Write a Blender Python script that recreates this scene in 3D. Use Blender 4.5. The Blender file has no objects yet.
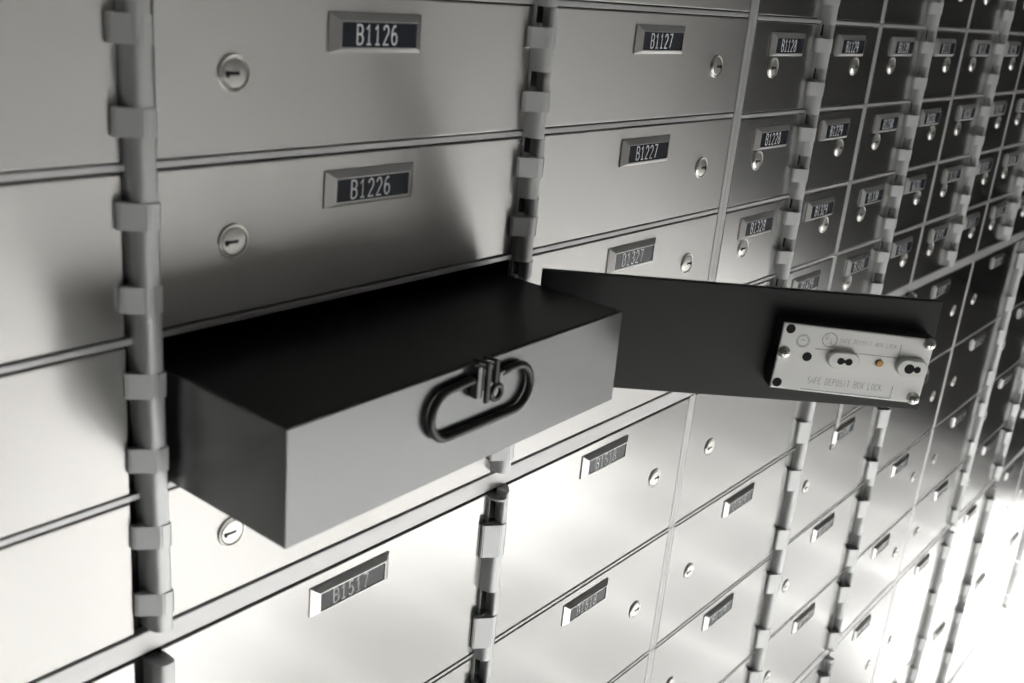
import bpy, bmesh, math, random
from mathutils import Vector, Matrix
random.seed(7)
S = bpy.context.scene
COL = S.collection
W = 0.27                       # pitch of the wide columns (metres)
FRAME = (1024.0, 683.0)

# ------------------------------------------------------------------ camera
CAM = Vector((-0.79365884, -0.40142907, 0.08246355))
YAW, PITCH, ROLL, FPX = 0.91770586, -0.33446479, 0.09710455, 1064.517064
fwd = Vector((math.sin(YAW) * math.cos(PITCH), math.cos(YAW) * math.cos(PITCH), math.sin(PITCH)))
rgt = Vector((math.cos(YAW), -math.sin(YAW), 0.0))
upv = rgt.cross(fwd)
r2 = math.cos(ROLL) * rgt + math.sin(ROLL) * upv
u2 = -math.sin(ROLL) * rgt + math.cos(ROLL) * upv
cd = bpy.data.cameras.new('camera')
cam = bpy.data.objects.new('camera', cd)
COL.objects.link(cam)
M = Matrix((r2, u2, -fwd)).transposed().to_4x4()
M.translation = CAM
cam.matrix_world = M
cd.sensor_width = 36.0
cd.lens = FPX / FRAME[0] * 36.0
cd.clip_start = 0.01
cd.dof.use_dof = True
cd.dof.focus_distance = 0.80
cd.dof.aperture_fstop = 11.0
S.camera = cam


def seen(x, y, z):
    d = Vector((x, y, z)) - CAM
    w = d.dot(fwd)
    if w < 0.02:
        return None
    return (512 + FPX * d.dot(r2) / w, 341.5 - FPX * d.dot(u2) / w)


def in_view(x0, x1, z0, z1, m=25):
    n = 8
    for i in range(n + 1):
        for j in range(n + 1):
            p = seen(x0 + (x1 - x0) * i / n, 0, z0 + (z1 - z0) * j / n)
            if p and -m < p[0] < 1024 + m and -m < p[1] < 683 + m:
                return True
    return False


# --------------------------------------------------------------- materials
def nodes_of(name):
    m = bpy.data.materials.new(name)
    m.use_nodes = True
    nt = m.node_tree
    return m, nt, nt.nodes['Principled BSDF']


def simple(name, col, rough=0.5, metal=0.0, spec=None, noise=0.0, nscale=60.0, coat=0.0):
    m, nt, b = nodes_of(name)
    b.inputs['Base Color'].default_value = (*col, 1)
    b.inputs['Roughness'].default_value = rough
    b.inputs['Metallic'].default_value = metal
    if spec is not None:
        b.inputs['Specular IOR Level'].default_value = spec
    if coat:
        b.inputs['Coat Weight'].default_value = coat
    if noise:
        tc = nt.nodes.new('ShaderNodeTexCoord')
        n = nt.nodes.new('ShaderNodeTexNoise')
        n.inputs['Scale'].default_value = nscale
        n.inputs['Detail'].default_value = 4
        mr = nt.nodes.new('ShaderNodeMapRange')
        mr.inputs['To Min'].default_value = max(0.02, rough - noise)
        mr.inputs['To Max'].default_value = min(1, rough + noise)
        nt.links.new(tc.outputs['Object'], n.inputs['Vector'])
        nt.links.new(n.outputs['Fac'], mr.inputs['Value'])
        nt.links.new(mr.outputs['Result'], b.inputs['Roughness'])
    return m


def brushed(name, col, rough, aniso, metal=1.0, grain=(4.0, 900.0), var=0.05, streak=None):
    """Stainless steel brushed along the width: reflections smear up and down."""
    m, nt, b = nodes_of(name)
    b.inputs['Metallic'].default_value = metal
    b.inputs['Anisotropic'].default_value = aniso
    uv = nt.nodes.new('ShaderNodeUVMap')
    uv.uv_map = 'brush'
    tg = nt.nodes.new('ShaderNodeTangent')
    tg.direction_type = 'UV_MAP'
    tg.uv_map = 'brush'
    nt.links.new(tg.outputs['Tangent'], b.inputs['Tangent'])
    mp = nt.nodes.new('ShaderNodeMapping')
    mp.inputs['Scale'].default_value = (grain[1], grain[0], 1)
    n = nt.nodes.new('ShaderNodeTexNoise')
    n.inputs['Scale'].default_value = 1.0
    n.inputs['Detail'].default_value = 3
    nt.links.new(uv.outputs['UV'], mp.inputs['Vector'])
    nt.links.new(mp.outputs['Vector'], n.inputs['Vector'])
    mr = nt.nodes.new('ShaderNodeMapRange')
    mr.inputs['To Min'].default_value = rough - 0.012
    mr.inputs['To Max'].default_value = rough + 0.012
    nt.links.new(n.outputs['Fac'], mr.inputs['Value'])
    nt.links.new(mr.outputs['Result'], b.inputs['Roughness'])
    cr = nt.nodes.new('ShaderNodeMix')
    cr.data_type = 'RGBA'
    cr.inputs['A'].default_value = (*[c * (1 - var) for c in col], 1)
    cr.inputs['B'].default_value = (*[min(1, c * (1 + var)) for c in col], 1)
    nt.links.new(n.outputs['Fac'], cr.inputs['Factor'])
    nt.links.new(cr.outputs['Result'], b.inputs['Base Color'])
    if streak:
        # coarser scratches of the same brushing: a second, much taller lobe
        b2 = nt.nodes.new('ShaderNodeBsdfPrincipled')
        b2.inputs['Metallic'].default_value = metal
        b2.inputs['Roughness'].default_value = streak[0]
        b2.inputs['Anisotropic'].default_value = streak[1]
        nt.links.new(tg.outputs['Tangent'], b2.inputs['Tangent'])
        nt.links.new(cr.outputs['Result'], b2.inputs['Base Color'])
        mx = nt.nodes.new('ShaderNodeMixShader')
        mx.inputs['Fac'].default_value = streak[2]
        nt.links.new(b.outputs['BSDF'], mx.inputs[1])
        nt.links.new(b2.outputs['BSDF'], mx.inputs[2])
        nt.links.new(mx.outputs['Shader'], nt.nodes['Material Output'].inputs['Surface'])
    return m


MAT = {}
MAT['steel_narrow'] = brushed('clean_brushed_stainless_steel', (0.62, 0.616, 0.606), 0.21, 0.8, grain=(6.0, 4200.0), var=0.01)
MAT['steel'] = brushed('brushed_stainless_steel', (0.66, 0.65, 0.635), 0.24, 0.9, grain=(6.0, 4200.0), var=0.01, streak=(0.37, 1.0, 0.5))
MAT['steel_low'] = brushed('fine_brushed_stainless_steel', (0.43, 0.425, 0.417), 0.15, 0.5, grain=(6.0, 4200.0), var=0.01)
MAT['frame'] = brushed('satin_frame_steel', (0.58, 0.58, 0.58), 0.42, 0.3, metal=0.75)
MAT['hinge'] = simple('satin_hinge_aluminium', (0.60, 0.61, 0.61), 0.42, 0.6, noise=0.05, nscale=400)
MAT['tag'] = simple('extruded_tag_aluminium', (0.66, 0.66, 0.65), 0.30, 0.95, noise=0.04, nscale=500)
MAT['insert'] = simple('dark_blue_plastic_insert', (0.018, 0.021, 0.030), 0.22, noise=0.04, nscale=800)
MAT['text'] = simple('white_engraved_lettering', (0.88, 0.90, 0.92), 0.6)
MAT['chrome'] = simple('nickel_lock', (0.76, 0.75, 0.72), 0.32, 1.0, noise=0.04, nscale=900)
MAT['hole'] = simple('dark_hole', (0.006, 0.006, 0.006), 0.8)
MAT['dark'] = simple('dark_cabinet_interior', (0.012, 0.012, 0.012), 0.7, noise=0.05)
MAT['black'] = simple('black_enamel', (0.020, 0.021, 0.021), 0.40, spec=0.5, noise=0.05, nscale=300)
MAT['tin'] = simple('charcoal_metallic_enamel', (0.175, 0.18, 0.18), 0.27, 0.85, noise=0.006, nscale=40)
MAT['wire'] = simple('dark_steel_wire', (0.045, 0.045, 0.045), 0.33, 0.5, noise=0.05, nscale=500)
MAT['cast'] = simple('bare_cast_aluminium', (0.88, 0.88, 0.86), 0.50, 0.35, noise=0.05, nscale=700)
MAT['casegrey'] = simple('dark_lock_case', (0.05, 0.05, 0.055), 0.45, 0.4, noise=0.05, nscale=400)
MAT['brass'] = simple('brass_pin', (0.62, 0.42, 0.18), 0.3, 1.0, noise=0.04, nscale=900)
MAT['stamp'] = simple('stamped_line', (0.30, 0.30, 0.29), 0.6, 0.3)
MAT['strip_white'] = simple('matte_white', (0.80, 0.79, 0.76), 0.7, noise=0.04)


# ----------------------------------------------------------------- helpers
def obj(name, bm, mat, parent=None, smooth=False, loc=None):
    bm.normal_update()
    uvl = bm.loops.layers.uv.new('brush')
    for f in bm.faces:
        n = f.normal
        for l in f.loops:
            c = l.vert.co
            if abs(n.z) > 0.9:
                l[uvl].uv = (c.y, c.x)
            else:
                l[uvl].uv = (c.z, c.x + c.y)
        if smooth:
            f.smooth = True
    me = bpy.data.meshes.new(name)
    bm.to_mesh(me)
    bm.free()
    for mm in (mat if isinstance(mat, (list, tuple)) else [mat]):
        me.materials.append(MAT[mm])
    o = bpy.data.objects.new(name, me)
    COL.objects.link(o)
    if parent is not None:
        o.parent = parent
    if loc is not None:
        o.location = loc
    if smooth:
        md = o.modifiers.new('edges', 'EDGE_SPLIT')
        md.split_angle = math.radians(35)
    return o


def empty(name, loc=(0, 0, 0), rz=0.0):
    o = bpy.data.objects.new(name, None)
    o.empty_display_size = 0.02
    COL.objects.link(o)
    o.location = loc
    o.rotation_euler = (0, 0, rz)
    return o


def tag(o, label, cat, group=None):
    o['label'] = label
    o['category'] = cat
    o['kind'] = 'thing'
    if group:
        o['group'] = group
    return o


def struct(o):
    o['kind'] = 'structure'
    return o


def add_box(bm, x0, x1, y0, y1, z0, z1, bevel=0.0, mi=0, segs=1):
    r = bmesh.ops.create_cube(bm, size=1.0)
    vs = r['verts']
    for v in vs:
        v.co = Vector((x0 + (v.co.x + .5) * (x1 - x0), y0 + (v.co.y + .5) * (y1 - y0), z0 + (v.co.z + .5) * (z1 - z0)))
    fs = set(f for v in vs for f in v.link_faces)
    for f in fs:
        f.material_index = mi
    if bevel:
        es = list(set(e for v in vs for e in v.link_edges))
        bmesh.ops.bevel(bm, geom=es, offset=bevel, segments=segs, affect='EDGES', profile=0.5)


def add_prism(bm, pts, z0, z1, mi=0):
    """pts: (x, y) outline, extruded in z."""
    lo = [bm.verts.new((p[0], p[1], z0)) for p in pts]
    hi = [bm.verts.new((p[0], p[1], z1)) for p in pts]
    n = len(pts)
    fs = [bm.faces.new(list(reversed(lo))), bm.faces.new(hi)]
    for i in range(n):
        j = (i + 1) % n
        fs.append(bm.faces.new((lo[i], lo[j], hi[j], hi[i])))
    for f in fs:
        f.material_index = mi
    bmesh.ops.recalc_face_normals(bm, faces=fs)


def add_rings(bm, cx, cz, prof, seg=28, mi=0, cap=True, sx=1.0):
    """Lathe about the y axis: prof is a list of (radius, y)."""
    rings = []
    for r, y in prof:
        rings.append([bm.verts.new((cx + sx * r * math.cos(2 * math.pi * k / seg), y, cz + r * math.sin(2 * math.pi * k / seg))) for k in range(seg)])
    fs = []
    for a, b in zip(rings, rings[1:]):
        for k in range(seg):
            fs.append(bm.faces.new((a[k], a[(k + 1) % seg], b[(k + 1) % seg], b[k])))
    if cap:
        fs.append(bm.faces.new(rings[-1]))
    for f in fs:
        f.material_index = mi
    bmesh.ops.recalc_face_normals(bm, faces=fs)


def add_tube(bm, path, r, seg=10, closed=False):
    n = len(path)
    P = [Vector(p) for p in path]
    rings = []
    side = None
    for i in range(n):
        if closed:
            t = P[(i + 1) % n] - P[i - 1]
        else:
            t = P[min(i + 1, n - 1)] - P[max(i - 1, 0)]
        t.normalize()
        if side is None:
            side = t.orthogonal().normalized()
        side = (side - t * side.dot(t)).normalized()
        b = t.cross(side)
        rings.append([bm.verts.new(P[i] + r * (math.cos(2 * math.pi * k / seg) * side + math.sin(2 * math.pi * k / seg) * b)) for k in range(seg)])
    rng = range(n if closed else n - 1)
    fs = []
    for i in rng:
        a, b = rings[i], rings[(i + 1) % n]
        for k in range(seg):
            fs.append(bm.faces.new((a[k], a[(k + 1) % seg], b[(k + 1) % seg], b[k])))
    if not closed:
        fs.append(bm.faces.new(list(reversed(rings[0]))))
        fs.append(bm.faces.new(rings[-1]))
    bmesh.ops.recalc_face_normals(bm, faces=fs)


# stroke lettering: each glyph is polylines in a 1 x 1.6 cell
def arc(cx, cy, rx, ry, a0, a1, n=8):
    return [(cx + rx * math.cos(math.radians(a0 + (a1 - a0) * i / n)), cy + ry * math.sin(math.radians(a0 + (a1 - a0) * i / n))) for i in range(n + 1)]


GL = {
    'B': [[(0, 0), (0, 1.6), (.5, 1.6)] + arc(.5, 1.22, .4, .38, 90, -90) + [(0, .84)], [(.5, .84)] + arc(.5, .42, .48, .42, 90, -90) + [(0, 0)]],
    '0': [arc(.5, .8, .48, .8, 0, 360, 20)],
    '1': [[(.12, 1.25), (.5, 1.6), (.5, 0)], [(.1, 0), (.9, 0)]],
    '2': [arc(.5, 1.15, .45, .45, 170, -20) + [(.05, 0), (.95, 0)]],
    '3': [arc(.45, 1.2, .42, .4, 150, -90) + arc(.45, .4, .48, .42, 90, -150)],
    '4': [[(.72, 0), (.72, 1.6), (.02, .5), (1, .5)]],
    '5': [[(.9, 1.6), (.15, 1.6), (.1, .92)] + arc(.45, .5, .48, .5, 120, -150)],
    '6': [[(.8, 1.55)] + arc(.62, .7, .6, .9, 100, 190, 6) + arc(.5, .48, .46, .48, 180, -180, 14)],
    '7': [[(.05, 1.6), (.95, 1.6), (.4, 0)]],
    '8': [arc(.5, 1.2, .38, .4, -90, 270, 14), arc(.5, .41, .47, .41, 90, 450, 14)],
    '9': [arc(.5, 1.12, .46, .48, 0, 360, 14) + arc(.38, .9, .6, .9, 10, -80, 6)],
    'S': [arc(.5, 1.2, .42, .4, 30, 270, 8) + arc(.5, .4, .45, .4, 90, -150, 8)],
    'A': [[(0, 0), (.5, 1.6), (1, 0)], [(.2, .55), (.8, .55)]],
    'F': [[(0, 0), (0, 1.6), (.9, 1.6)], [(0, .85), (.7, .85)]],
    'E': [[(.9, 0), (0, 0), (0, 1.6), (.9, 1.6)], [(0, .85), (.7, .85)]],
    'D': [[(0, 0), (0, 1.6), (.35, 1.6)] + arc(.35, .8, .6, .8, 90, -90, 10) + [(0, 0)]],
    'P': [[(0, 0), (0, 1.6), (.5, 1.6)] + arc(.5, 1.2, .42, .4, 90, -90) + [(0, .8)]],
    'O': [arc(.5, .8, .48, .8, 0, 360, 20)],
    'I': [[(.5, 0), (.5, 1.6)]],
    'T': [[(.5, 0), (.5, 1.6)], [(0, 1.6), (1, 1.6)]],
    'X': [[(0, 0), (1, 1.6)], [(0, 1.6), (1, 0)]],
    'L': [[(0, 1.6), (0, 0), (.9, 0)]],
    'C': [arc(.52, .8, .48, .8, 45, 315, 12)],
    'K': [[(0, 0), (0, 1.6)], [(.95, 1.6), (0, .7)], [(.3, .98), (1, 0)]],
    'U': [[(0, 1.6), (0, .5)] + arc(.5, .5, .5, .5, 180, 360, 8) + [(1, 1.6)]],
    'R': [[(0, 0), (0, 1.6), (.5, 1.6)] + arc(.5, 1.2, .42, .4, 90, -90) + [(0, .8)], [(.45, .8), (1, 0)]],
    'Y': [[(0, 1.6), (.5, .8), (1, 1.6)], [(.5, .8), (.5, 0)]],
    'N': [[(0, 0), (0, 1.6), (1, 0), (1, 1.6)]],
    ' ': [],
}


def add_stroke(bm, pts, y, wd, th, mi=0):
    """Flat ribbon in the x-z plane at depth y with thickness th."""
    P = [Vector((p[0], p[1])) for p in pts]
    n = len(P)
    closed = (P[0] - P[-1]).length < 1e-6
    L, R = [], []
    for i in range(n):
        if closed:
            a = P[i] - P[i - 1 if i > 0 else n - 2]
            b = P[i + 1 if i < n - 1 else 1] - P[i]
        else:
            a = P[i] - P[i - 1] if i > 0 else P[1] - P[0]
            b = P[i + 1] - P[i] if i < n - 1 else P[-1] - P[-2]
        if a.length < 1e-9:
            a = b
        if b.length < 1e-9:
            b = a
        a = a.normalized()
        b = b.normalized()
        t = a + b
        t = t.normalized() if t.length > 1e-6 else a
        k = min(1.6, 1 / max(0.5, abs(t.dot(a))))
        nn = Vector((-t.y, t.x)) * wd * 0.5 * k
        L.append(P[i] + nn)
        R.append(P[i] - nn)
    vf = lambda q, yy: bm.verts.new((q.x, yy, q.y))
    lf = [vf(q, y) for q in L]
    rf = [vf(q, y) for q in R]
    fs = []
    for i in range(n - 1):
        fs.append(bm.faces.new((lf[i], lf[i + 1], rf[i + 1], rf[i])))
    for f in fs:
        f.normal_update()
        if f.normal.y > 0:
            f.normal_flip()
        f.material_index = mi


def add_text(bm, s, x, z, h, y, cw=0.55, gap=0.35, wd=0.13, mi=0):
    k = h / 1.6
    cx = x
    for ch in s:
        for pl in GL.get(ch, []):
            add_stroke(bm, [(cx + p[0] * k * cw * 1.0, z + p[1] * k) for p in pl], y, wd * k, 0, mi)
        cx += k * (cw + gap)
    return cx - x


# ---------------------------------------------------- door building blocks
def knuckle_profile(side=-1):
    """Plan outline of one hinge knuckle, relative to the hinge line; side -1 reaches left."""
    if side < 0:
        return [(-.0138, 0.0), (-.0134, -.0026), (-.0034, -.0102), (.0016, -.0104), (.0021, -.0099), (.0021, 0.0)]
    return [(-.0006, 0.0), (-.0006, -.0096), (.0018, -.0099), (.0085, -.0034), (.0092, 0.0)]


def make_knuckle(parent, hx, z0, z1, side=-1):
    bm = bmesh.new()
    pts = [(hx + p[0], p[1]) for p in knuckle_profile(side)]
    add_prism(bm, pts, z0, z1)
    es = [e for e in bm.edges if abs(e.verts[0].co.z - e.verts[1].co.z) > 1e-4]
    bmesh.ops.bevel(bm, geom=es, offset=.0006, segments=2, affect='EDGES')
    return obj('hinge_knuckle', bm, 'hinge', parent)


def make_plate(parent, cx, ztop, text):
    """Bevelled aluminium number plate, 63 x 19 mm, with a dark insert and pale figures."""
    w, h = .0630, .0190
    x0, x1, z1, z0 = cx - w / 2, cx + w / 2, ztop, ztop - h
    bx, bt, bb, d = .0050, .0036, .0022, .0036
    bm = bmesh.new()
    def ring(xa, xb, za, zb, y):
        return [bm.verts.new((xa, y, za)), bm.verts.new((xb, y, za)), bm.verts.new((xb, y, zb)), bm.verts.new((xa, y, zb))]
    lip = .0006
    rs = [ring(x0, x1, z0, z1, 0.0004), ring(x0, x1, z0, z1, -.0008), ring(x0 + bx, x1 - bx, z0 + bb, z1 - bt, -d),
          ring(x0 + bx + lip, x1 - bx - lip, z0 + bb + lip, z1 - bt - lip, -d),
          ring(x0 + bx + lip, x1 - bx - lip, z0 + bb + lip, z1 - bt - lip, -d + .0012)]
    for a, b in zip(rs, rs[1:]):
        for k in range(4):
            bm.faces.new((a[k], a[(k + 1) % 4], b[(k + 1) % 4], b[k]))
    bmesh.ops.recalc_face_normals(bm, faces=bm.faces[:])
    # outward check
    bm.normal_update()
    p = obj('number_plate', bm, 'tag', parent)
    ix0, ix1, iz0, iz1 = x0 + bx + lip, x1 - bx - lip, z0 + bb + lip, z1 - bt - lip
    bm = bmesh.new()
    add_box(bm, ix0, ix1, -d + .0006, -d + .0016, iz0, iz1)
    ins = obj('plate_insert', bm, 'insert', p)
    bm = bmesh.new()
    hh = .0092
    add_text(bm, text, ix0 + .0105, iz0 + (iz1 - iz0 - hh) / 2, hh, -d + .0005, cw=.66, gap=.36, wd=.15)
    obj('plate_number', bm, 'text', p)
    return p


def make_lock(parent, cx, cz, free):
    """Round nose of the lock with a horizontal key slot; free = -1/+1 the free edge of the door."""
    bm = bmesh.new()
    add_rings(bm, cx, cz, [(.0084, .0005), (.0084, -.0008), (.0080, -.0012), (.0074, -.0011), (.0072, -.0002)], cap=False)
    add_rings(bm, cx, cz, [(.0069, .0), (.0069, -.0006), (.0062, -.0013), (.0035, -.0016), (.0008, -.0017)])
    lk = obj('lock_cylinder', bm, 'chrome', parent, smooth=True)
    bm = bmesh.new()
    sx = cx + free * .0016
    add_box(bm, sx - .0038, sx + .0038, -.0019, -.0002, cz - .0009, cz + .0009, bevel=.0003)
    add_box(bm, sx - .0009 + free * .0026, sx + .0009 + free * .0026, -.0019, -.0002, cz - .0018, cz + .0011, bevel=.0003)
    obj('key_slot', bm, 'hole', lk)
    return lk


def door(col, xa, xb, zt, zb, hinge, number, offs, kh, label, group, gapm=(.006, .006), plate_top=.0103, lock_x=.0485, steel='steel', tilt=0.0):
    """col lines xa..xb and row lines zt..zb are the frame centre lines."""
    hl = .0085
    x0 = xa + (hl if hinge == 'L' else gapm[0])
    x1 = xb - (hl if hinge == 'R' else gapm[1])
    z1, z0 = zt - .0026, zb + .0026
    hx = xb if hinge == 'R' else xa
    root = empty('deposit_box_door', (hx, 0, zb))
    lean = (lambda z: -.0001 + (.055 - z) * .020) if (hinge == 'R' and abs(hx + 2 * W) < .01) else (lambda z: 0.0)
    tag(root, label, 'door', group)
    bm = bmesh.new()
    add_box(bm, x0 - hx, x1 - hx, 0, .004, z0 - zb, z1 - zb, bevel=.0006, segs=2)
    obj('door_panel', bm, steel, root)
    free = -1 if hinge == 'R' else 1
    make_plate(root, (xa + xb) / 2 - hx, zt - plate_top - zb, number)
    lx = (xa + lock_x if hinge == 'R' else xb - lock_x) - hx
    make_lock(root, lx, (zt + zb) / 2 - zb, free)
    for o in offs:
        if hinge == 'R':
            make_knuckle(root, lean(zt - o), zt - o - kh - zb, zt - o - zb, -1)
        else:
            make_knuckle(root, 0, zt - o + .0004 - zb, zt - o + kh * .96 - zb, 1)
    if tilt:
        root.rotation_euler = (math.radians(tilt), 0, 0)
        root.location.y += math.sin(math.radians(tilt)) * (zt - zb) / 2
    return root


# hinge tubes -----------------------------------------------------------
TUBE = [(-.0066, 0.004), (-.0066, -.0030), (-.0060, -.0060), (-.0044, -.0084), (-.0024, -.0096), (.0020, -.0096), (.0034, -.0084), (.0038, -.0060), (.0038, 0.004)]
THIN = [(.0013 + .0025 * math.cos(2 * math.pi * k / 16), -.0071 + .0025 * math.sin(2 * math.pi * k / 16)) for k in range(16)]


def hinge_post(x, ztop, zbot, slots, label, capped=False):
    root = empty('hinge_post', (x, 0, zbot))
    tag(root, label, 'hinge', 'hinge posts of the box wall')
    bm = bmesh.new()
    z = ztop - zbot
    for (s1, s0) in sorted([(a - zbot, b - zbot) for a, b in slots], reverse=True):
        if z > s1 + 1e-5:
            add_prism(bm, TUBE, s1, z)
        z = s0
    if z > 1e-5:
        add_prism(bm, TUBE, 0, z)
    obj('hinge_barrel', bm, 'hinge', root, smooth=True)
    for (a, b) in slots:
        a -= zbot
        b -= zbot
        bm = bmesh.new()
        add_prism(bm, THIN, b, a - .0004)
        obj('hinge_pin_sleeve', bm, 'hinge', root, smooth=True)
    for (a, b) in slots:
        bm = bmesh.new()
        # thin left lip, and a small block added for light caught below
        add_prism(bm, [(-.0066, .002), (-.0066, -.0012), (-.0061, -.0012), (-.0061, .002)], b - zbot - .0004, a - zbot + .0004)
        add_box(bm, -.0062, -.0030, -.0040, .001, b - zbot - .0002, b - zbot + .0022, bevel=.0003)
        obj('slot_liner', bm, 'hinge', root)
    return root


# ------------------------------------------------------------- the layout
ROW_A = {10: .1430, 11: .0662, 12: -.0105, 13: -.0882, 14: -.1656, 15: -.2412}     # wide upper bank: upper edge line of each row
ROW_N = {10: .1420, 11: .0647, 12: -.0125, 13: -.0897, 14: -.1660, 15: -.2412}     # narrow upper bank
ROW_L = [-.2542, -.3861, -.5190, -.6522, -.7805]                                   # lower bank of square doors
ROW_B = [-.7945, -1.0570, -1.3200]                                                 # bottom bank
RAIL1 = (-.2542, -.2412)
RAIL2 = (-.7945, -.7805)
RT = .0016                                                                         # half height of the trim between doors

ordn = ['first', 'second', 'third', 'fourth', 'fifth', 'sixth', 'seventh', 'eighth', 'ninth', 'tenth', 'eleventh', 'twelfth']
OFF_U, KH_U, SL_U = (.0138, .0510), .0120, .0117
OFF_L, KH_L, SL_L = (.0250, .0995), .0250, .0220
OFF_B, KH_B, SL_B = (.0320, .1310, .2290), .0250, .0240

made = []
# wide upper bank, columns 25 to 27
for cname, (xa, xb, hg) in {25: (-3 * W, -2 * W, 'R'), 26: (-2 * W, -W, 'R'), 27: (-W, 0, 'L')}.items():
    for r in range(10, 15):
        if (cname, r) == (26, 13):
            continue
        num = 'B%d%d' % (r, cname)
        zt, zb = ROW_A[r], ROW_A[r + 1]
        if r == 14:
            zb = RAIL1[1] - .0012
        if not in_view(xa, xb, zb, zt):
            continue
        if cname == 25:
            lab = {10: 'steel door cut by the top left corner of the photo', 11: 'topmost large steel door left of the thick left hinge post',
                   12: 'steel door second down at left, with the dark curved reflection', 13: 'pale steel door third down, left of the thick hinge post beside the black tin',
                   14: 'bright steel door at lower left just above the broad rail'}.get(r)
        elif cname == 26:
            lab = {10: 'sliver of steel door at the top edge, above the door plated B1126', 11: 'wide steel door plated B1126, upper left, above B1226',
                   12: 'wide steel door plated B1226, directly above the pulled out black tin', 14: 'bright steel door under the black tin, only its round lock showing'}.get(r)
        else:
            lab = {10: 'sliver of steel door at the top edge, above the door plated B1127', 11: 'wide steel door plated B1127 at top centre, lock at right',
                   12: 'wide steel door plated B1227, between B1127 and B1327', 13: 'wide steel door plated B1327, half hidden behind the open black door',
                   14: 'bright white steel door low behind the tin and open door, above the rail'}.get(r)
        gm = (.004, .004) if cname == 25 else ((.004, .006) if hg == 'R' else (.006, .0078))
        if cname == 26:
            gm = (.0085, .006)
        door(cname, xa, xb, zt, zb, hg, num, OFF_U, KH_U, lab, 'wide doors of the upper bank', gapm=gm,
             tilt={10: -.6, 11: -.8, 12: .8}.get(r, 0) if cname != 27 else 0)

# narrow upper bank, columns 28 on
for i in range(0, 9):
    xa, xb = i * W / 2, (i + 1) * W / 2
    hg = 'R' if i % 2 == 0 else 'L'
    for r in range(10, 15):
        zt, zb = ROW_N[r], ROW_N[r + 1]
        if r == 14:
            zb = RAIL1[1] - .0012
        if not in_view(xa, xb, zb, zt, 10):
            continue
        num = 'B%d%d' % (r, 28 + i)
        lab = 'small steel door plated %s, %s row from top, %s column of the narrow doors' % (num, ordn[r - 10], ordn[i])
        if r == 10:
            lab = 'small steel door cut by the photo top, above plate B11%d, %s narrow column' % (28 + i, ordn[i])
        ml = .0072 if i == 0 else .0052
        door(28 + i, xa, xb, zt, zb, hg, num, OFF_U, KH_U, lab, 'narrow doors of the upper bank', gapm=(ml, .0052), steel='steel_narrow')

# lower bank, wide columns; the hinge pattern repeats every three columns
def hinge_side(n):                     # column between lines n and n+1
    return {0: 'R', 1: 'R', 2: 'L'}[n % 3]


for n in range(-3, 9):
    xa, xb = n * W, (n + 1) * W
    hg = hinge_side(n)
    for k in range(4):
        zt, zb = ROW_L[k], ROW_L[k + 1]
        if k == 3:
            zb = RAIL2[1] - .0012
        if k == 0:
            zt = RAIL1[0] + .0012
        if not in_view(xa, xb, zb, zt, 10):
            continue
        num = 'B%d%02d' % (15 + k, 19 + n)
        lab = 'square steel door plated %s, %s row below the upper rail, %s column from left' % (num, ordn[k], ordn[n + 3])
        if (n, k) == (-2, 0):
            lab = 'square steel door plated B1517 at bottom left, below the black tin'
        elif (n, k) == (-1, 0):
            lab = 'square steel door plated B1518 at bottom centre, just under the rail'
        elif (n, k) == (-1, 1):
            lab = 'square steel door plated B1618 at the bottom, below B1518'
        elif n == -3:
            lab = 'corner of a square steel door at the bottom left, below the rail'
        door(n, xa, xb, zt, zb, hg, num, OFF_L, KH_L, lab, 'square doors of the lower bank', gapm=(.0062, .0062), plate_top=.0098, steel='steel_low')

for n in range(-3, 9):
    xa, xb = n * W, (n + 1) * W
    hg = hinge_side(n)
    for k in range(2):
        zt, zb = ROW_B[k], ROW_B[k + 1]
        if k == 0:
            zt = RAIL2[0] + .0012
        if not in_view(xa, xb, zb, zt, 10):
            continue
        num = 'B%d%02d' % (19 + k, 19 + n)
        lab = 'tall steel door, %s row below the lower rail, %s column from the left' % (ordn[k], ordn[n + 3])
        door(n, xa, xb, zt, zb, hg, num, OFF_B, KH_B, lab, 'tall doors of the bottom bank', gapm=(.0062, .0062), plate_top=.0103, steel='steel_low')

# hinge posts
def slots_for(tops, offs, kh, sl, first_top=None):
    out = []
    for zt in tops:
        for o in offs:
            out.append((zt - o + sl, zt - o))
    return out


hp = []
h1 = hinge_post(-2 * W + .0043, .150, -.2385, [], 'thick plain hinge post at left of the black tin')
h1.rotation_euler = (0, -math.atan(.020), 0)
hinge_post(-W - .0012, .150, -.2385, slots_for([ROW_A[r] for r in range(11, 15)], OFF_U, KH_U, SL_U), 'slotted hinge post between doors B1126 and B1127')
for j, x in enumerate([W / 2, 1.5 * W, 2.5 * W, 3.5 * W]):
    hinge_post(x, .150, -.2385, slots_for([ROW_N[r] for r in range(10, 15)], OFF_U, KH_U, SL_U),
               'slotted hinge post, %s from the left among the narrow doors of the upper bank' % ordn[j])
for n in (-2, -1, 1, 2, 4, 5, 7):
    dbl = n % 3 == 2
    sl = [(min(a, -.2600), b) for a, b in slots_for(ROW_L[:4], OFF_L, KH_L, SL_L)] if dbl else []
    names = {-2: 'plain hinge post below the rail in the bottom left corner', -1: 'slotted hinge post between the square doors B1517 and B1518',
             1: 'plain hinge post below the free end of the open black door', 2: 'slotted hinge post below and right of the shiny box lock',
             4: 'plain hinge post, sixth across in the lower bank near the right edge', 5: 'slotted hinge post of the lower bank at the right edge',
             7: 'plain hinge post of the lower bank at the far lower right'}
    hinge_post(n * W + {-2: .0050, -1: -.0012}.get(n, 0), -.2585, RAIL2[1] - .004, sl, names[n])
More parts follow.
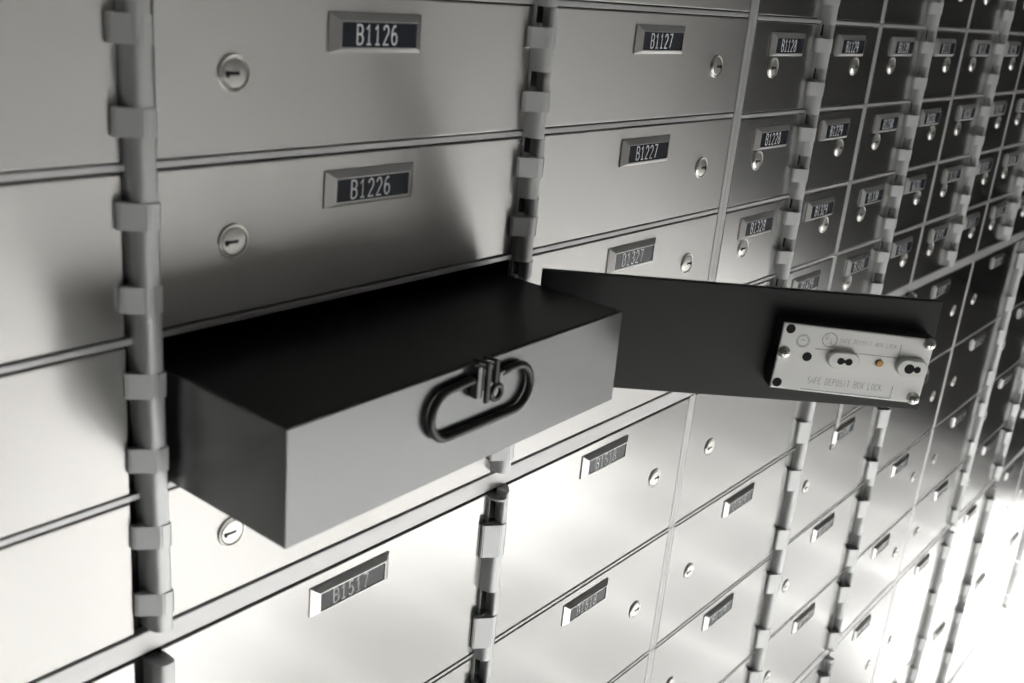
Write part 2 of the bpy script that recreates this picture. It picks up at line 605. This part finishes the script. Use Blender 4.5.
for n in (1, 2, 4, 5, 7):
    dbl = n % 3 == 2
    sl = [(min(a, -.7990), b) for a, b in slots_for(ROW_B[:2], OFF_B, KH_B, SL_B)] if dbl else []
    hinge_post(n * W, -.7985, -1.330, sl, '%s hinge post below the lower rail, %s from the left' % ('slotted' if dbl else 'plain', ordn[(1, 2, 4, 5, 7).index(n)]))

# ---------------------------------------------------- frame (the setting)
XMAX = 9 * W
def trims(name, boxes, bev=.0004):
    bm = bmesh.new()
    for b in boxes:
        add_box(bm, b[0], b[1], b[2] if len(b) > 4 else 0.0, .006, b[-2], b[-1], bevel=bev)
    return struct(obj(name, bm, 'frame'))


trims('trim_1', [(-3 * W, -.0085, ROW_A[r] - RT, ROW_A[r] + RT) for r in range(10, 15)] + [(-3 * W - .003, -3 * W + .003, -.2412, .1430)])
trims('trim_2', [(.0070, XMAX, ROW_N[r] - RT, ROW_N[r] + RT) for r in range(10, 15)])
trims('trim_3', [(-.0068, -.0008, -.2412, .145), (-.0008, .0062, -.2412, .145)])
trims('trim_4', [(n * W - .0042, n * W + .0042, -.2412, .145) for n in range(1, 9)])
trims('trim_5', [(-3 * W, XMAX, RAIL1[0] + .0004, RAIL1[1] - .0004)])
trims('trim_6', [(-3 * W, XMAX, z - .0013, z + .0013) for z in ROW_L[1:4]])
trims('trim_7', [(n * W - .0052, n * W - .0004, ROW_L[4], -.2545) for n in (-3, 0, 3, 6)] + [(n * W + .0004, n * W + .0052, ROW_L[4], -.2545) for n in (-3, 0, 3, 6)])
trims('trim_8', [(-3 * W, XMAX, RAIL2[0] + .0004, RAIL2[1] - .0004)])
trims('trim_9', [(-3 * W, XMAX, z - .0013, z + .0013) for z in ROW_B[1:]] + [(n * W - .0052, n * W + .0052, ROW_B[2], -.7950) for n in (-3, 0, 3, 6)])

bm = bmesh.new()
add_box(bm, -3 * W, XMAX, -.004, .02, -1.45, -1.3216, bevel=.001)
struct(obj('baseboard_back', bm, 'frame'))

# dark body behind the doors with the emptied compartment of the open door
OX0, OX1, OZ0, OZ1 = -2 * W + .0085, -W - .0030, ROW_A[14] + RT, ROW_A[13] - RT
bm = bmesh.new()
yb = .0062
ZLO, ZHI = -1.45, .95
def quad(a, b, c, d):
    bm.faces.new([bm.verts.new(p) for p in (a, b, c, d)])
def wq(x0, x1, z0, z1, y=None):
    y = yb if y is None else y
    quad((x0, y, z0), (x1, y, z0), (x1, y, z1), (x0, y, z1))
wq(-3 * W, OX0, -1.33, .15); wq(OX1, XMAX, -1.33, .15); wq(OX0, OX1, -1.33, OZ0); wq(OX0, OX1, OZ1, .15)
YB = .42
quad((OX0, yb, OZ0), (OX1, yb, OZ0), (OX1, YB, OZ0), (OX0, YB, OZ0))
quad((OX0, yb, OZ1), (OX0, YB, OZ1), (OX1, YB, OZ1), (OX1, yb, OZ1))
quad((OX0, yb, OZ0), (OX0, YB, OZ0), (OX0, YB, OZ1), (OX0, yb, OZ1))
quad((OX1, yb, OZ0), (OX1, yb, OZ1), (OX1, YB, OZ1), (OX1, YB, OZ0))
quad((OX0, YB, OZ0), (OX1, YB, OZ0), (OX1, YB, OZ1), (OX0, YB, OZ1))
struct(obj('wall_back', bm, 'dark'))

# ------------------------------------------------------ the open door B1326
ox, oy = -.2780, -.0248
PHI = math.radians(48.7)
open_door = empty('deposit_box_door', (ox, oy, -.1656), math.pi - PHI)
tag(open_door, 'open door showing its black inner face and pale box lock', 'door')
DL = .2548
dz0, dz1 = .0016, .0763
bm = bmesh.new()
add_box(bm, -DL, 0, .0000, .0012, dz0, dz1, bevel=.0004)
obj('steel_facing', bm, 'steel', open_door)
bm = bmesh.new()
add_box(bm, -DL, 0, .0012, .0042, dz0, dz1, bevel=.0008, segs=2)
obj('door_panel', bm, 'black', open_door)
make_plate(open_door, -.1270, dz1 - .0085, 'B1326')
make_lock(open_door, -DL + .040, (dz0 + dz1) / 2, -1)
for zz in (.1656 - .0882 - .0170 - .024, .012):
    bm = bmesh.new()
    add_prism(bm, [(-.012, .0046), (.0015, .0046), (.0140, -.0140), (.0120, -.0160), (.000, -.0012), (-.012, -.0012)], zz, zz + .012)
    obj('hinge_knuckle', bm, 'hinge', open_door)

# lock block on the inner face.  Local frame of the face: s = -x, out = +y.
LK = Matrix.Translation((-.1992, 0, .0350)) @ Matrix.Rotation(math.radians(-2.3), 4, 'Y')
lw, lh, lt = .0975, .0435, .0185
y0, y1 = .0042, .0042 + .0140


def lock_part(name, bm, mat, parent, smooth=False):
    bmesh.ops.transform(bm, matrix=LK, verts=bm.verts[:])
    return obj(name, bm, mat, parent, smooth=smooth)


def flip(bm):
    bmesh.ops.recalc_face_normals(bm, faces=bm.faces[:])


bm = bmesh.new()
add_box(bm, -lw / 2 - .0005, lw / 2 + .0005, y0, y1 - .0016, -lh / 2 - .0005, lh / 2 + .0005, bevel=.0012, segs=2)
lock = lock_part('box_lock', bm, 'casegrey', open_door)
lock['label'] = 'pale aluminium lock block with black case'
bm = bmesh.new()
add_box(bm, -lw / 2, lw / 2, y1 - .0016, y1, -lh / 2, lh / 2, bevel=.0007, segs=2)
lock_part('lock_cover', bm, 'cast', lock)
# positions on the cover: u from the left edge as the photo shows it, v from the bottom (both 0..1)
def UV(u, v):
    return (lw / 2 - u * lw, -lh / 2 + v * lh)       # seen from the inner side, left is +x


def boss(cx, cz, rl, rr, h):
    bm = bmesh.new()
    n = 12
    out = []
    for k in range(n + 1):
        a = math.pi / 2 - math.pi * k / n
        out.append((rl + rr * math.cos(a), rr * math.sin(a)))
    for k in range(n + 1):
        a = -math.pi / 2 - math.pi * k / n
        out.append((-rl + rr * math.cos(a), rr * math.sin(a)))
    lo = [bm.verts.new((cx + p[0], y1 - .0002, cz + p[1])) for p in out]
    m2 = [bm.verts.new((cx + p[0], y1 + h * .75, cz + p[1])) for p in out]
    hi = [bm.verts.new((cx + p[0] * .93, y1 + h, cz + p[1] * .9)) for p in out]
    for a, b in ((lo, m2), (m2, hi)):
        for k in range(len(out)):
            bm.faces.new((a[k], a[(k + 1) % len(out)], b[(k + 1) % len(out)], b[k]))
    bm.faces.new(hi)
    flip(bm)
    return bm


def keyhole(cx, cz, big, small, y):
    bm = bmesh.new()
    for (dx, r) in ((.0026, big), (-.0026, small)):
        add_rings(bm, cx + dx, cz, [(r, y - .0006), (r, y + .00015)], seg=18)
    add_box(bm, cx - .0022, cx + .0022, y - .0006, y + .00014, cz - .0010, cz + .0010)
    flip(bm)
    return bm


for (u, v, rl, big, small) in ((.425, .555, .0044, .0023, .0023), (.880, .555, .0044, .0032, .0022)):
    cx, cz = UV(u, v)
    b = lock_part('key_boss', boss(cx, cz, rl, .0057, .0042), 'cast', lock)
    k = lock_part('key_hole', keyhole(cx - .0004, cz - .0002, big, small, y1 + .0042), 'hole', lock)
for (u, v) in ((.050, .93), (.033, .095), (.195, .53)):
    cx, cz = UV(u, v)
    cx = min(cx, lw / 2 - .0038)
    cz = max(min(cz, lh / 2 - .0036), -lh / 2 + .0036)
    bm = bmesh.new()
    add_rings(bm, cx, cz, [(.0030, y1 - .0005), (.0030, y1 + .00012)], seg=18)
    flip(bm)
    lock_part('screw_hole', bm, 'hole', lock)
for (u, v) in ((.040, .56), (.965, .93), (.955, .075)):
    cx, cz = UV(u, v)
    bm = bmesh.new()
    add_rings(bm, cx, cz, [(.0040, y1 - .0002), (.0038, y1 + .0012), (.0030, y1 + .0022), (.0016, y1 + .0027), (.0004, y1 + .0028)], seg=18)
    add_box(bm, cx - .0018, cx + .0018, y1 + .0024, y1 + .0029, cz - .0003, cz + .0003, mi=1)
    add_box(bm, cx - .0003, cx + .0003, y1 + .0024, y1 + .0029, cz - .0018, cz + .0018, mi=1)
    flip(bm)
    lock_part('cover_screw', bm, ['chrome', 'hole'], lock, smooth=True)
cx, cz = UV(.672, .555)
bm = bmesh.new()
add_rings(bm, cx, cz, [(.0025, y1 - .0002), (.0025, y1 + .0008), (.0017, y1 + .0014), (.0005, y1 + .0014)], seg=16)
flip(bm)
lock_part('brass_pin', bm, 'brass', lock, smooth=True)


def mirrored_text(bm, s, u, v, h, cw, gap, wd):
    x, z = UV(u, v)
    t = bmesh.new()
    add_text(t, s, 0, 0, h, 0, cw=cw, gap=gap, wd=wd)
    for vv in t.verts:
        vv.co = Vector((x - vv.co.x, y1 + .00012, z + vv.co.z))
    tm = bpy.data.meshes.new('t')
    t.to_mesh(tm)
    t.free()
    bm.from_mesh(tm)
    bpy.data.meshes.remove(tm)


def line(bm, pts, wd=.0004):
    q = [UV(*p) for p in pts]
    add_stroke(bm, q, y1 + .00012, wd, 0)


bm = bmesh.new()
mirrored_text(bm, 'SAFE DEPOSIT BOX LOCK', .235, .135, .0042, .62, .262, .10)
line(bm, [(.20, .035), (.80, .035), (.80, .24)])
mirrored_text(bm, 'SAFE DEPOSIT BOX LOCK', .385, .80, .0026, .72, .36, .11)
line(bm, [(.235, .665), (.785, .665), (.785, .87)])
cx, cz = UV(.315, .82)
for rr in (.0046,):
    add_stroke(bm, [(cx + rr * math.cos(a * math.pi / 14), cz + rr * math.sin(a * math.pi / 14)) for a in range(29)], y1 + .00012, .0004, 0)
mirrored_text(bm, 'U', .288, .82, .0034, .7, .2, .13)
mirrored_text(bm, 'L', .325, .76, .0034, .7, .2, .13)
cx, cz = UV(.145, .76)
for rr in (.0042, .0034):
    add_stroke(bm, [(cx + rr * math.cos(a * math.pi / 14), cz + rr * math.sin(a * math.pi / 14)) for a in range(29)], y1 + .00012, .0003, 0)
add_stroke(bm, [(cx + .0015, cz), (cx, cz + .0012), (cx - .0015, cz)], y1 + .00012, .0003, 0)
for f in bm.faces:
    f.normal_update()
    if f.normal.y < 0:
        f.normal_flip()
lock_part('stamped_lettering', bm, 'stamp', lock)

# --------------------------------------------------------------- the black tin
FL, FR = Vector((-.5300, -.0885, -.1608)), Vector((-.2772, -.0868, -.1576))
ux = (FR - FL).normalized()
uy = Vector((-ux.y, ux.x, 0)).normalized()
uz = ux.cross(uy)
TW, TH, TD = (FR - FL).length, .0572, .40
tin = bpy.data.objects.new('deposit_tin', None)
tin.empty_display_size = .03
COL.objects.link(tin)
TM = Matrix((ux, uy, uz)).transposed().to_4x4()
TM.translation = FL
tin.matrix_world = TM
tag(tin, 'black lidded deposit tin with wire handle, pulled half out of its compartment', 'box')
bm = bmesh.new()
add_box(bm, 0, TW, 0, TD, 0, TH - .0002, bevel=.0007, segs=2)
obj('tin_body', bm, 'tin', tin)
bm = bmesh.new()
add_box(bm, .0012, TW - .0012, .0010, TD - .002, TH - .0010, TH + .0003, bevel=.0004)
lid = obj('tin_lid', bm, 'black', tin)  # blacker than the body: the lid's shade is put into its colour
# wire bail: stadium with a gap at the top centre
hs, he, hzb, hzt = .0858, .1628, .0237, .0490
R_ = (hzt - hzb) / 2
yo = -.0028
pts = [(.1145, yo, hzt + .0010), (.1080, yo, hzt + .0006)]
cxl, cxr, cz = hs + R_, he - R_, (hzb + hzt) / 2
for k in range(13):
    a = math.radians(90 + 180 * k / 12)
    pts.append((cxl + R_ * math.cos(a), yo, cz + R_ * math.sin(a)))
for k in range(13):
    a = math.radians(270 + 180 * k / 12)
    pts.append((cxr + R_ * math.cos(a), yo, cz + R_ * math.sin(a)))
pts += [(.1440, yo, hzt), (.1360, yo, hzt - .0012)]
bm = bmesh.new()
add_tube(bm, pts, .0022, 12)
obj('wire_handle', bm, 'wire', tin, smooth=True)
bm = bmesh.new()
# folded lug holding the bail, and the tab of the lid that hooks over it
add_box(bm, .1160, .1205, -.0052, -.0004, .0395, .0570, bevel=.0006, segs=2)
add_box(bm, .1335, .1385, -.0048, -.0004, .0425, .0500, bevel=.0006, segs=2)
add_box(bm, .1190, .1350, -.0016, -.0002, .0405, .0530, bevel=.0004)
obj('handle_lug', bm, 'tin', tin)
bm = bmesh.new()
add_box(bm, .1208, .1240, -.0072, -.0050, .0365, TH + .0008, bevel=.0007, segs=2)
add_box(bm, .1208, .1240, -.0072, .0030, TH - .0002, TH + .0012, bevel=.0004)
add_box(bm, .1272, .1300, -.0072, -.0050, .0455, TH + .0008, bevel=.0007, segs=2)
add_box(bm, .1272, .1300, -.0072, .0020, TH - .0002, TH + .0012, bevel=.0004)
lt_ = obj('lid_hasp', bm, 'wire', tin)
bm = bmesh.new()
rg = [(.1293 + .0040 * math.cos(2 * math.pi * k / 18), -.0066, .0408 + .0040 * math.sin(2 * math.pi * k / 18)) for k in range(18)]
add_tube(bm, rg, .0015, 8, closed=True)
obj('hasp_ring', bm, 'wire', tin, smooth=True)

# narrow white strip standing on the door below the lock
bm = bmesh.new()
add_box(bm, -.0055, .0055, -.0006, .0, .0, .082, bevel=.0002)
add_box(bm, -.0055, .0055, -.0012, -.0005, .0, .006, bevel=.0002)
ts = obj('white_strip', bm, 'strip_white', loc=(.3800, -.0002, -.4220))
tag(ts, 'narrow white strip on the steel door below the box lock', 'tape')

# ------------------------------------------------------------------ the room
def plane(name, a, b, c, d, mat):
    bm = bmesh.new()
    bm.faces.new([bm.verts.new(p) for p in (a, b, c, d)])
    return struct(obj(name, bm, mat))


m, nt, b = nodes_of('pale_floor_tiles')
tc = nt.nodes.new('ShaderNodeTexCoord')
mp = nt.nodes.new('ShaderNodeMapping')
mp.inputs['Location'].default_value = (-1.33, .475, 0)
nt.links.new(tc.outputs['Object'], mp.inputs['Vector'])
bk = nt.nodes.new('ShaderNodeTexBrick')
bk.offset = 0.0
bk.inputs['Scale'].default_value = 1.0
bk.inputs['Brick Width'].default_value = .36
bk.inputs['Row Height'].default_value = .36
bk.inputs['Mortar Size'].default_value = .018
bk.inputs['Color1'].default_value = (.44, .44, .435, 1)
bk.inputs['Color2'].default_value = (.48, .48, .47, 1)
bk.inputs['Mortar'].default_value = (.88, .88, .87, 1)
nt.links.new(mp.outputs['Vector'], bk.inputs['Vector'])
nt.links.new(bk.outputs['Color'], b.inputs['Base Color'])
b.inputs['Roughness'].default_value = .55
MAT['floor'] = m
MAT['wall'] = simple('grey_vault_wall', (.12, .12, .118), .7, noise=.05, nscale=8)
MAT['endwall'] = simple('dark_end_wall', (.02, .02, .02), .7, noise=.05, nscale=8)
MAT['ceil'] = simple('dark_vault_ceiling', (.10, .10, .10), .8, noise=.05, nscale=8)
X0, X1, YO, ZF, ZC = -3.5, 5.7, -3.2, -1.45, .95
plane('floor', (X0, YO, ZF), (X1, YO, ZF), (X1, .5, ZF), (X0, .5, ZF), 'floor')
plane('ceiling', (X0, YO, ZC), (X0, .5, ZC), (X1, .5, ZC), (X1, YO, ZC), 'ceil')
plane('wall_opposite', (X0, YO, ZF), (X0, YO, ZC), (X1, YO, ZC), (X1, YO, ZF), 'wall')
plane('wall_left', (X0, YO, ZF), (X0, .5, ZF), (X0, .5, ZC), (X0, YO, ZC), 'wall')
plane('wall_right', (X1, YO, ZF), (X1, YO, ZC), (X1, .5, ZC), (X1, .5, ZF), 'endwall')

# lights: unseen ceiling spots for the floor pool, with others added as fill
def spot(name, loc, target, watts, size, blend, rad, col=(1, .99, .975)):
    l = bpy.data.lights.new(name, 'SPOT')
    l.energy = watts
    l.spot_size = math.radians(size)
    l.spot_blend = blend
    l.shadow_soft_size = rad
    l.color = col
    o = bpy.data.objects.new(name, l)
    COL.objects.link(o)
    o.location = loc
    d = Vector(target) - Vector(loc)
    o.rotation_euler = d.to_track_quat('-Z', 'Y').to_euler()
    return o


for lx in (-1.3, .1, 1.5):
    spot('unseen_spot', (lx, -2.1, .93), (lx, -2.1, -1.45), 1080, 52, .7, .06)
spot('unseen_spot', (3.7, -2.3, .93), (3.7, -2.3, -1.45), 800, 56, .5, .06)  # added so the wide doors reflect a brighter far floor
for lx in (-.2, .7, 1.6, 2.3):
    spot('unseen_spot', (lx, -.95, .93), (lx, -.85, -1.45), 310, 56, .9, .06)  # added to even out the near floor mirrored in the lower doors
for lx, le in ((1.75, 800), (2.2, 1400), (2.65, 1400)):
    spot('unseen_spot', (lx, -.22, .93), (lx, .0, -1.45), le, 19, .9, .05)  # added to whiten floor and wall at the lower right
for wx, we in ((-2.2, 100), (-.2, 100), (1.8, 110), (3.8, 260), (5.0, 260)):
    spot('added_wall_spot', (wx, -2.55, .93), (wx, -3.2, -1.0), we, 70, .7, .06, (1, .93, .86) if wx < 3 else (1, .98, .96))  # added fill: bounce off the opposite wall for hinges and tin front

w = bpy.data.worlds.new('world')
S.world = w
w.use_nodes = True
w.node_tree.nodes['Background'].inputs['Color'].default_value = (.5, .5, .5, 1)
w.node_tree.nodes['Background'].inputs['Strength'].default_value = .02

S.view_settings.view_transform = 'Standard'
S.view_settings.look = 'None'
S.view_settings.gamma = 1
S.view_settings.use_curve_mapping = False
S.view_settings.exposure = 0.0
